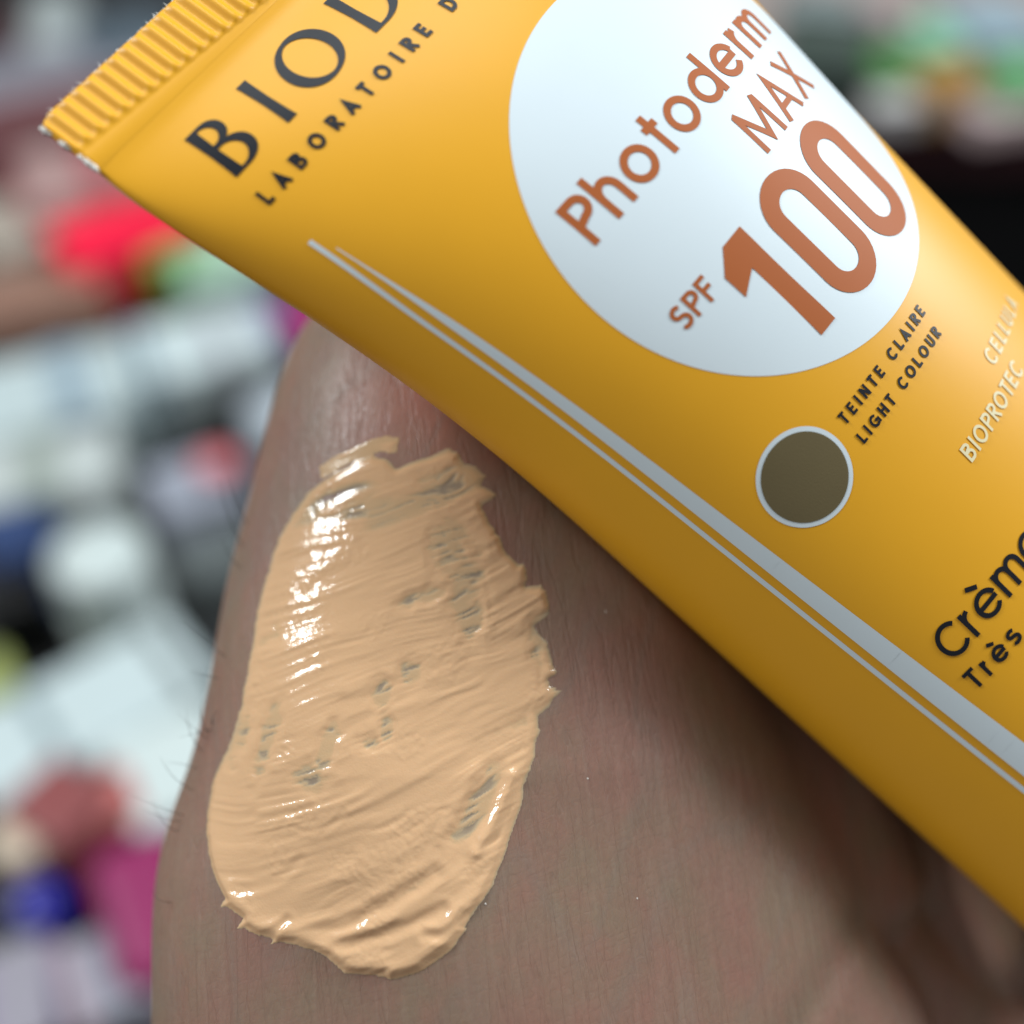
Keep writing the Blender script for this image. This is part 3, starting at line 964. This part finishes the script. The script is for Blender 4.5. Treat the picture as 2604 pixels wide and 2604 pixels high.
for (p, rx, ry, an) in THIN:
    c = to_skin([p])[0]
    ca, sa = math.cos(an), math.sin(an)
    X = (CX - c[0]) * ca + (CY - c[1]) * sa; Y = -(CX - c[0]) * sa + (CY - c[1]) * ca
    rr = np.sqrt((X / rx) ** 2 + (Y / ry) ** 2) / 1.3
    thin = np.maximum(thin, sstep(1.35, 0.35, rr + 0.5 * (vnoise(CX * 1.1, CY * 1.1, 14) - .5)))
dash = vnoise(V_ * 3.4, ALO * .55, 17) * .65 + vnoise(V_ * 7.0, ALO * 1.6, 18) * .35
dash2 = vnoise(V_ * 4.2, ALO * .42, 17) * .75 + vnoise(V_ * 9.0, ALO * 1.5, 18) * .25
film = np.maximum(0.070 - 0.062 * sstep(.54, .74, dash2) + 0.02 * (dash - .5), 0.006)
h = h * (1 - thin) + film * thin * inner + h * thin * (1 - inner) * .5
# thin streak above the top edge
dg = poly_dist(CX, CY, GH)
hg = 0.125 * sstep(-.3, .9, dg + 0.8 * (vnoise(V_ * 3.0, ALO * .6, 26) - .5)) * (0.2 + 1.2 * vnoise(V_ * 2.2, ALO * .8, 25)) - 0.052
h = np.maximum(h, np.where(dg > -.3, hg, -1))
h = np.where((d_in < 0.02) & (dg < 0), np.minimum(h, -0.05 + 0 * h) + np.clip(d_in, -.3, 0) * .3, h)
h = np.maximum(h, -0.16)

# skin height under each grid point
def skin_z(X, Y):
    lo = np.full(X.shape, -126.0); hi = np.full(X.shape, -96.0)
    zs = np.linspace(-97, -126, 59); top = np.full(X.shape, -126.0); bot = np.full(X.shape, -126.0); fd = np.zeros(X.shape, bool); pz = np.full(X.shape, -97.0)
    for z in zs:
        ng = hand_sdf(np.stack([X, Y, np.full(X.shape, z)], -1)) < 0
        nw = ng & ~fd
        top[nw] = pz[nw]; bot[nw] = z; fd |= ng; pz[:] = z
    for _ in range(22):
        m = (top + bot) / 2
        ng = hand_sdf(np.stack([X, Y, m], -1)) < 0
        bot = np.where(ng, m, bot); top = np.where(ng, top, m)
    return (top + bot) / 2, fd


m_ = h > -0.15
need = m_.copy()
for ax_ in (0, 1):
    for sft in (1, -1): need |= np.roll(m_, sft, ax_)
ii = np.argwhere(need)
xs_, ys_ = CX[need], CY[need]
zs_, fd_ = skin_z(xs_, ys_)
P3 = np.stack([xs_, ys_, zs_], -1)
nr = grad(hand_sdf, P3); nr /= np.linalg.norm(nr, axis=-1, keepdims=True) + 1e-9
C3 = P3 + nr * h[need][:, None]
vid = -np.ones(CX.shape, int); vid[need] = np.arange(len(ii))
hq = np.maximum.reduce([h[:-1, :-1], h[1:, :-1], h[:-1, 1:], h[1:, 1:]])
okq = (hq > -0.03)
for a, c in ((0, 0), (1, 0), (0, 1), (1, 1)):
    sub = vid[a:a + okq.shape[0], c:c + okq.shape[1]]
    okq &= sub >= 0
    fdm = np.zeros(CX.shape, bool); fdm[need] = fd_
    okq &= fdm[a:a + okq.shape[0], c:c + okq.shape[1]]
qi = np.argwhere(okq)
CF = np.stack([vid[qi[:, 0], qi[:, 1]], vid[qi[:, 0], qi[:, 1] + 1], vid[qi[:, 0] + 1, qi[:, 1] + 1], vid[qi[:, 0] + 1, qi[:, 1]]], 1)
used = np.unique(CF); rem = -np.ones(len(C3), int); rem[used] = np.arange(len(used))

M_CREAM, nt, b = new_mat("beige_cream")
N = nt.nodes; LK = nt.links
a_ = N.new("ShaderNodeAttribute"); a_.attribute_name = "film_mm"
rp = N.new("ShaderNodeValToRGB")
rp.color_ramp.elements[0].position = 0.0; rp.color_ramp.elements[0].color = (0.29, 0.225, 0.17, 1)
rp.color_ramp.elements[1].position = 0.11; rp.color_ramp.elements[1].color = (0.69, 0.43, 0.24, 1)
e_ = rp.color_ramp.elements.new(0.035); e_.color = (0.49, 0.37, 0.235, 1)
e_ = rp.color_ramp.elements.new(0.07); e_.color = (0.60, 0.40, 0.225, 1)
LK.new(a_.outputs["Fac"], rp.inputs["Fac"])
LK.new(rp.outputs["Color"], b.inputs["Base Color"])
b.inputs["Roughness"].default_value = 0.13
b.inputs["Specular IOR Level"].default_value = 0.5
b.inputs["Subsurface Weight"].default_value = 0.12
b.inputs["Subsurface Radius"].default_value = (1.0, 0.6, 0.35)
b.inputs["Subsurface Scale"].default_value = 0.0006
a2_ = N.new("ShaderNodeAttribute"); a2_.attribute_name = "rest_mm"
nz_ = N.new("ShaderNodeTexNoise"); nz_.inputs["Scale"].default_value = 5.5; nz_.inputs["Detail"].default_value = 2
LK.new(a2_.outputs["Vector"], nz_.inputs["Vector"])
bp_ = N.new("ShaderNodeBump"); bp_.inputs["Distance"].default_value = 0.00003; bp_.inputs["Strength"].default_value = 0.5
LK.new(nz_.outputs["Fac"], bp_.inputs["Height"]); LK.new(bp_.outputs["Normal"], b.inputs["Normal"])

cream_o = to_world(P3.mean(0))
cream = mesh_obj("cream_smear", to_world(C3[used]), rem[CF], M_CREAM, cream_o)
at = cream.data.attributes.new("film_mm", "FLOAT", "POINT")
at.data.foreach_set("value", np.clip((h + 0.05 * ((dg > -.4) & (d_in < .15)) + 0.02 * (d_in < .4))[need][used], 0, 1).astype(np.float32))
at = cream.data.attributes.new("rest_mm", "FLOAT_VECTOR", "POINT")
at.data.foreach_set("vector", C3[used].astype(np.float32).ravel())
_n = np.array([list(p.normal) for p in cream.data.polygons[:200]]).mean(0)
if _n @ (CAM_LOC - cream_o) < 0: cream.data.flip_normals()
tag(cream, "glossy streaky smear of beige tinted cream spread on the skin", "cream")

# ------------------------------------------------------------------ fine hairs and flakes on the hand
M_HAIR = plain("dark_hair", (0.02, 0.016, 0.012), 0.35, 0.6, 0.2, 500)
M_FLAKE = plain("dry_skin", (0.75, 0.70, 0.64), 0.6, 0.4, 0.1, 500)
HV = []; HFc = []


def strand(p0, p1, p2, r):
    k0 = len(HV); n = 10
    for i in range(n + 1):
        t = i / n
        p = (1 - t) ** 2 * p0 + 2 * t * (1 - t) * p1 + t * t * p2
        rr = r * (1 - 0.85 * t)
        for j in range(5):
            a = 2 * math.pi * j / 5
            HV.append(p + np.array([math.cos(a) * rr, math.sin(a) * rr * .7, math.sin(a) * rr * .7]))
    for i in range(n):
        for j in range(5):
            HFc.append((k0 + i * 5 + j, k0 + i * 5 + (j + 1) % 5, k0 + (i + 1) * 5 + (j + 1) % 5, k0 + (i + 1) * 5 + j))


HAIRS = [((605, 1385), (-30, -75), (-38, -165)), ((618, 1330), (-22, -60), (-30, -118)), ((560, 1665), (-45, -45), (-95, -85)), ((545, 1722), (-25, -10), (-52, -24)), ((528, 1850), (-35, 12), (-70, 22)), ((530, 1840), (8, -18), (30, -40)), ((500, 1905), (-20, -45), (-28, -100)),
         ((515, 1875), (-25, -35), (-70, -60)), ((478, 2005), (-40, -30), (-62, -85)), ((455, 2070), (-45, -25), (-130, -62)), ((448, 2085), (-30, -10), (-80, -42)), ((440, 2110), (-25, -15), (-60, -70)), ((425, 2290), (-20, 0), (-48, -22)), ((600, 1440), (-20, -30), (-24, -80)), ((520, 1862), (-16, -40), (-6, -84)), ((490, 1950), (-30, -20), (-75, -8))]
for (r0, m1, e1) in HAIRS:
    d0 = px(*r0)
    t, ok = skin_hit((d0 + np.array([0.006, 0, 0]))[None])
    dep = t[0] if ok[0] else 118.0
    sc_ = dep / 0.0 if False else dep
    f = lambda v: px(r0[0] + v[0], r0[1] + v[1]) * sc_
    strand(px(r0[0] + 12, r0[1] + 4) * sc_, f(m1) + np.array([0, 0, 1.0]), f(e1) + np.array([0, 0, random.uniform(-1, 2)]), 0.055)
hair = mesh_obj("hair", to_world(np.array(HV)), HFc, M_HAIR, hand_o, hand)
tag(hair, "a few fine dark hairs on the edge of the hand")
FV = []; FF = []
for (x, y, r) in [(1495, 1980, .09), (1620, 2285, .09), (1235, 2298, .11), (1540, 1555, .08)]:
    d = px(x, y); t, ok = skin_hit(d[None])
    if not ok[0]: continue
    c = d * t[0]; n = grad(hand_sdf, c[None])[0]; n /= np.linalg.norm(n)
    c = c + n * 0.03
    k = len(FV); m = 7
    FV.append(c + n * r * .5)
    for j in range(m):
        a = 2 * math.pi * j / m; rr = r * random.uniform(.5, 1.2)
        FV.append(c + np.array([math.cos(a) * rr, math.sin(a) * rr * 1.2, 0]))
    FF += [(k, k + 1 + j, k + 1 + (j + 1) % m) for j in range(m)]
fl = mesh_obj("skin_flake", to_world(np.array(FV)), FF, M_FLAKE, hand_o, hand)
tag(fl, kind="stuff")

# ------------------------------------------------------------------ blurred background: a counter strewn with goods
M_COUNTER = plain("dark_counter", (0.022, 0.022, 0.022), 0.6, 0.3, 0.3, 6)
v = [(-0.9, -0.25, 0), (1.1, -0.25, 0), (1.1, 2.2, 0), (-0.9, 2.2, 0), (-0.9, -0.25, -0.04), (1.1, -0.25, -0.04), (1.1, 2.2, -0.04), (-0.9, 2.2, -0.04)]
cnt = mesh_obj("counter", v, [(0, 1, 2, 3), (7, 6, 5, 4), (0, 4, 5, 1), (1, 5, 6, 2), (2, 6, 7, 3), (3, 7, 4, 0)], M_COUNTER, (0, 0.5, 0), smooth=False)
tag(cnt, "dark counter top the goods lie on", kind="structure")


def carton(name, p1, p2, width, top, height, col, label, cat="box", bev=0.002, rough=0.45, n=1932.0, spec=0.4, group=None, tilt=0.0, bands=()):
    """a box whose top centre line runs between two sighted points, at height top; width and height in mm"""
    a = on_plane(*p1, top); c = on_plane(*p2, top)
    L = np.linalg.norm((c - a)[:2]); ang = math.atan2(c[1] - a[1], c[0] - a[0])
    ctr = (a + c) / 2
    bm = bmesh.new()
    bmesh.ops.create_cube(bm, size=1)
    H = height / 1000
    bmesh.ops.scale(bm, vec=(L, width / 1000, H), verts=bm.verts)
    bmesh.ops.translate(bm, vec=(0, 0, H / 2), verts=bm.verts)
    bmesh.ops.bevel(bm, geom=bm.edges[:], offset=bev, segments=3, affect="EDGES", profile=0.5)
    me = bpy.data.meshes.new(name); bm.to_mesh(me); bm.free()
    me.materials.append(plain(name + "_board", col, rough, spec, 0.05, 60))
    o = bpy.data.objects.new(name, me); COL.objects.link(o)
    o.location = (ctr[0], ctr[1], top - H); o.rotation_euler = (tilt, 0, ang)
    for (f0, f1, bc) in bands:                      # printed band round the box
        x0, x1 = -L / 2 + L * f0, -L / 2 + L * f1; y = width / 2000 + .0004
        vv = [(x, yy, zz) for x in (x0, x1) for (yy, zz) in ((-y, .003), (-y, H + .0004), (y, H + .0004), (y, .003))]
        bo = mesh_obj("printed_band", vv, [(0, 4, 5, 1), (1, 5, 6, 2), (2, 6, 7, 3)], plain(name + "_band", bc, rough, spec, .05, 60), None, None, False)
        bo.parent = o
    return tag(o, label, cat, group)


def jar(name, p, r, top, height, col, label, cat="jar", profile=None, rough=0.4):
    c = on_plane(*p, top)
    prof = profile or [(0, 0), (.92, 0), (1, .06), (1, .62), (.93, .66), (.93, .70), (1, .72), (1, .96), (.93, 1.0), (0, 1.0)]
    V = []; n = 40
    for (rr, z) in prof:
        for j in range(n):
            a = 2 * math.pi * j / n
            V.append((max(rr, 1e-3) * r / 1000 * math.cos(a), max(rr, 1e-3) * r / 1000 * math.sin(a), z * height / 1000))
    me_v = np.array(V) + np.array([c[0], c[1], top - height / 1000])
    o = mesh_obj(name, me_v, grid_faces(len(prof), n, True), plain(name + "_plastic", col, rough, .5, .04, 60), (c[0], c[1], top - height / 1000))
    return tag(o, label, cat)


W1 = (0.74, 0.80, 0.80, 1)
carton("white_carton", (-80, 765), (235, 690), 58, .050, 50, (0.44, 0.52, 0.53, 1), "bluish white carton at the left edge above the greyish white one", bev=.004, bands=[(.55, .75, (.24, .32, .38, 1))])
carton("white_carton", (235, 672), (495, 610), 50, .046, 46, (0.50, 0.58, 0.59, 1), "bluish white carton under the tube, just above the dark gap", bev=.004, bands=[(.08, .16, (.12, .20, .26, 1)), (.62, .70, (.25, .22, .26, 1))])
carton("white_carton", (-60, 900), (215, 850), 44, .048, 48, (0.44, 0.48, 0.47, 1), "greyish white carton at the left edge above the navy box", bev=.004, bands=[(.35, .6, (.26, .30, .27, 1))])
carton("white_carton", (480, 795), (640, 720), 30, .046, 46, (0.44, 0.49, 0.54, 1), "pale blue white carton beside the edge of the hand, below the magenta box")
c4 = carton("grey_carton", (285, 930), (435, 885), 36, .040, 40, (0.30, 0.32, 0.38, 1), "lavender grey carton with a small pink spot on its top")
sp = on_plane(410, 872, .0485)
bm = bmesh.new(); bmesh.ops.create_circle(bm, cap_ends=True, segments=24, radius=.009)
me = bpy.data.meshes.new("printed_spot"); bm.to_mesh(me); bm.free(); me.materials.append(plain("pink_print", (0.62, 0.16, 0.18, 1)))
so = bpy.data.objects.new("printed_spot", me); COL.objects.link(so); so.parent = c4
so.location = Matrix.Rotation(-c4.rotation_euler.z, 3, "Z") @ (Vector((sp[0], sp[1], .0486)) - c4.location)
jar("white_jar", (182, 1040), 19, .060, 60, (0.52, 0.59, 0.58, 1), "round white jar left of the hand beside the navy box")
carton("navy_box", (-60, 1000), (70, 940), 50, .045, 45, (0.025, 0.05, 0.14, 1), "dark navy blue box at the left edge beside the round white jar")
carton("grey_pack", (340, 1070), (470, 1000), 30, .024, 24, (0.10, 0.115, 0.115, 1), "dull grey pack between the round jar and the hand", rough=.6)
carton("white_carton", (-70, 1450), (365, 1215), 44, .046, 46, (0.47, 0.55, 0.56, 1), "large white carton slanting up to the right, below the round jar", bev=.004, bands=[(.30, .36, (.22, .28, .30, 1)), (.84, .90, (.16, .18, .18, 1))])
carton("white_carton", (215, 1490), (430, 1385), 42, .048, 48, (0.52, 0.59, 0.58, 1), "bright white carton against the hand, above the magenta pouch", bev=.004)
carton("olive_pack", (-60, 1290), (20, 1255), 24, .045, 45, (0.28, 0.32, 0.10, 1), "yellow green pack cut off by the left edge")
carton("maroon_box", (50, 1470), (165, 1545), 26, .055, 55, (0.22, 0.055, 0.055, 1), "maroon box leaning below the large white carton")
carton("red_pack", (165, 1520), (250, 1480), 22, .050, 50, (0.42, 0.12, 0.11, 1), "dusty red pack between the maroon box and the magenta pouch")
carton("magenta_pouch", (235, 1570), (320, 1830), 32, .046, 46, (0.24, 0.012, 0.09, 1), "deep magenta pouch along the lower edge of the hand", "pouch", bev=.008)
jar("beige_jar", (38, 1570), 11, .050, 50, (0.62, 0.50, 0.38, 1), "small beige jar at the lower left below the maroon box")
carton("blue_bottle", (15, 1730), (110, 1650), 20, .040, 40, (0.02, 0.02, 0.26, 1), "royal blue bottle lying at the lower left", "bottle", bev=.008, rough=.25)
carton("lavender_carton", (110, 1875), (260, 1800), 30, .040, 40, (0.27, 0.27, 0.32, 1), "grey lavender carton at the bottom beside the hand", bands=[(.1, .3, (.30, .22, .26, 1)), (.6, .68, (.12, .12, .16, 1))])
carton("lilac_carton", (-50, 1900), (100, 1850), 34, .042, 42, (0.24, 0.21, 0.27, 1), "lilac grey carton in the bottom left corner", bands=[(.5, .7, (.30, .30, .32, 1))])
carton("gap_shade_slab", (300, 845), (560, 690), 20, .034, 34, (0.010, 0.011, 0.010, 1), "slim black slab standing in for the shaded gap between the white cartons and the hand")  # no real goods: black slab added to darken the gap
carton("gap_shade_block", (-60, 1125), (70, 1075), 30, .036, 36, (0.008, 0.008, 0.009, 1), "black block standing in for the shaded gap at the left edge below the navy box")  # added block, its black stands for shade between the goods
carton("gap_shade_wedge", (375, 1265), (450, 1200), 22, .030, 30, (0.014, 0.016, 0.018, 1), "charcoal block standing in for the shaded gap beside the hand, above the bright white carton")  # dark gap by the hand, built as an added charcoal block
# further back on the left
carton("red_packet", (105, 465), (345, 385), 44, .050, 50, (0.95, 0.012, 0.06, 1), "glossy bright red packet beside the lower corner of the tube's seal", "packet", rough=.35)
carton("pale_green_box", (330, 500), (500, 455), 44, .045, 45, (0.40, 0.58, 0.46, 1), "pale green box behind the red packet, touching the tube's edge")
carton("green_pack", (270, 490), (400, 455), 12, .050, 50, (0.14, 0.34, 0.05, 1), "thin leaf green pack along the red packet")
carton("rose_box", (30, 345), (330, 280), 70, .060, 60, (0.36, 0.135, 0.14, 1), "dull rose box behind the red packet", bands=[(.1, .3, (.40, .30, .28, 1))])
carton("greige_box", (-60, 440), (60, 400), 62, .050, 50, (0.38, 0.33, 0.28, 1), "greige box at the left edge beside the red packet")
carton("brown_box", (-60, 570), (190, 520), 44, .040, 40, (0.27, 0.15, 0.11, 1), "flat brown box above the long bluish white carton")
carton("purple_box", (470, 605), (560, 575), 44, .044, 44, (0.13, 0.11, 0.22, 1), "dark purple box behind the long bluish white carton")
carton("magenta_box", (550, 612), (650, 575), 40, .046, 46, (0.36, 0.008, 0.13, 1), "magenta box peeking out between the tube and the hand")
carton("maroon_ledge", (-100, 235), (420, 150), 60, .050, 50, (0.16, 0.06, 0.065, 1), "maroon box behind the rose box at upper left")
carton("grey_box", (-100, 165), (330, 70), 62, .052, 52, (0.24, 0.24, 0.28, 1), "long grey box behind the maroon box at upper left")
carton("pale_bottle", (85, 70), (105, -30), 34, .060, 60, (0.42, 0.47, 0.47, 1), "pale grey bottle in the upper left corner", "bottle", bev=.009)
carton("slate_box", (155, 75), (330, 35), 70, .056, 56, (0.085, 0.12, 0.15, 1), "slate blue box behind the tube's seal")
carton("dark_maroon_box", (-70, 75), (40, 35), 70, .056, 56, (0.055, 0.022, 0.028, 1), "very dark maroon box in the upper left corner")

# dark cabinet at the right with goods on top
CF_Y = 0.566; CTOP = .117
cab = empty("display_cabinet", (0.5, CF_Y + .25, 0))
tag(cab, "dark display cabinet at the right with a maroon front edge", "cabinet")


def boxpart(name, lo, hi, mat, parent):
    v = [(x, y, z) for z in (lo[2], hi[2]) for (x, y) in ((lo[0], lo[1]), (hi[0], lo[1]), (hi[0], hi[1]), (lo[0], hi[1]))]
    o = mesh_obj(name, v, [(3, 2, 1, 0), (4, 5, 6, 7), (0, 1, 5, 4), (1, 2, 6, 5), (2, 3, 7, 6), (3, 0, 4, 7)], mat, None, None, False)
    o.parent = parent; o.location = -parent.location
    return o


boxpart("body", (.10, CF_Y + .006, 0.001), (.9, CF_Y + .6, CTOP - .03), plain("shadowed_board", (0.006, 0.006, 0.007), .7, .2), cab)  # near-black colour holds the shadow on the front below the edge
boxpart("front_edge", (.098, CF_Y, CTOP - .028), (.902, CF_Y + .03, CTOP - .001), plain("maroon_trim", (0.045, 0.010, 0.015), .5, .4), cab)
boxpart("top", (.10, CF_Y + .031, CTOP - .029), (.9, CF_Y + .6, CTOP - .002), plain("pale_top", (0.30, 0.24, 0.22), .6, .3), cab)
carton("dark_green_carton", (1480, 60), (1640, 75), 60, CTOP + .030, 30, (0.045, 0.065, 0.055, 1), "dark green carton on the cabinet right beside the tube")
carton("grey_lid_box", (1480, 5), (1620, 8), 50, CTOP + .030, 30, (0.20, 0.24, 0.24, 1), "grey box behind the dark green carton on the cabinet")
carton("leaf_green_box", (1640, 120), (1710, 100), 30, CTOP + .024, 24, (0.07, 0.22, 0.055, 1), "leaf green box on the cabinet beside the dark green carton")
carton("mint_box", (1715, 60), (1800, 55), 46, CTOP + .026, 26, (0.22, 0.46, 0.30, 1), "mint green box on the cabinet behind the amber packet")
carton("blue_grey_box", (1800, 35), (1960, 25), 60, CTOP + .024, 24, (0.24, 0.32, 0.37, 1), "blue grey box at the top right corner on the cabinet")
carton("amber_packet", (1745, 150), (1855, 125), 26, CTOP + .022, 22, (0.34, 0.18, 0.04, 1), "amber brown packet on the cabinet in front of the mint box", "packet")
carton("pale_pink_packet", (1830, 205), (1960, 185), 24, CTOP + .014, 14, (0.52, 0.40, 0.40, 1), "pale pink packet on the cabinet edge at the far right", "packet")
carton("white_packet", (1640, 185), (1740, 180), 20, CTOP + .014, 14, (0.50, 0.48, 0.48, 1), "off white packet on the cabinet edge beside the tube", "packet")
carton("green_box", (1890, 130), (1970, 115), 26, CTOP + .030, 30, (0.15, 0.40, 0.18, 1), "green box at the right edge on the cabinet")
carton("pinkish_carton", (1660, 30), (1720, 20), 36, CTOP + .026, 26, (0.36, 0.30, 0.30, 1), "pinkish grey carton on the cabinet left of the mint box")
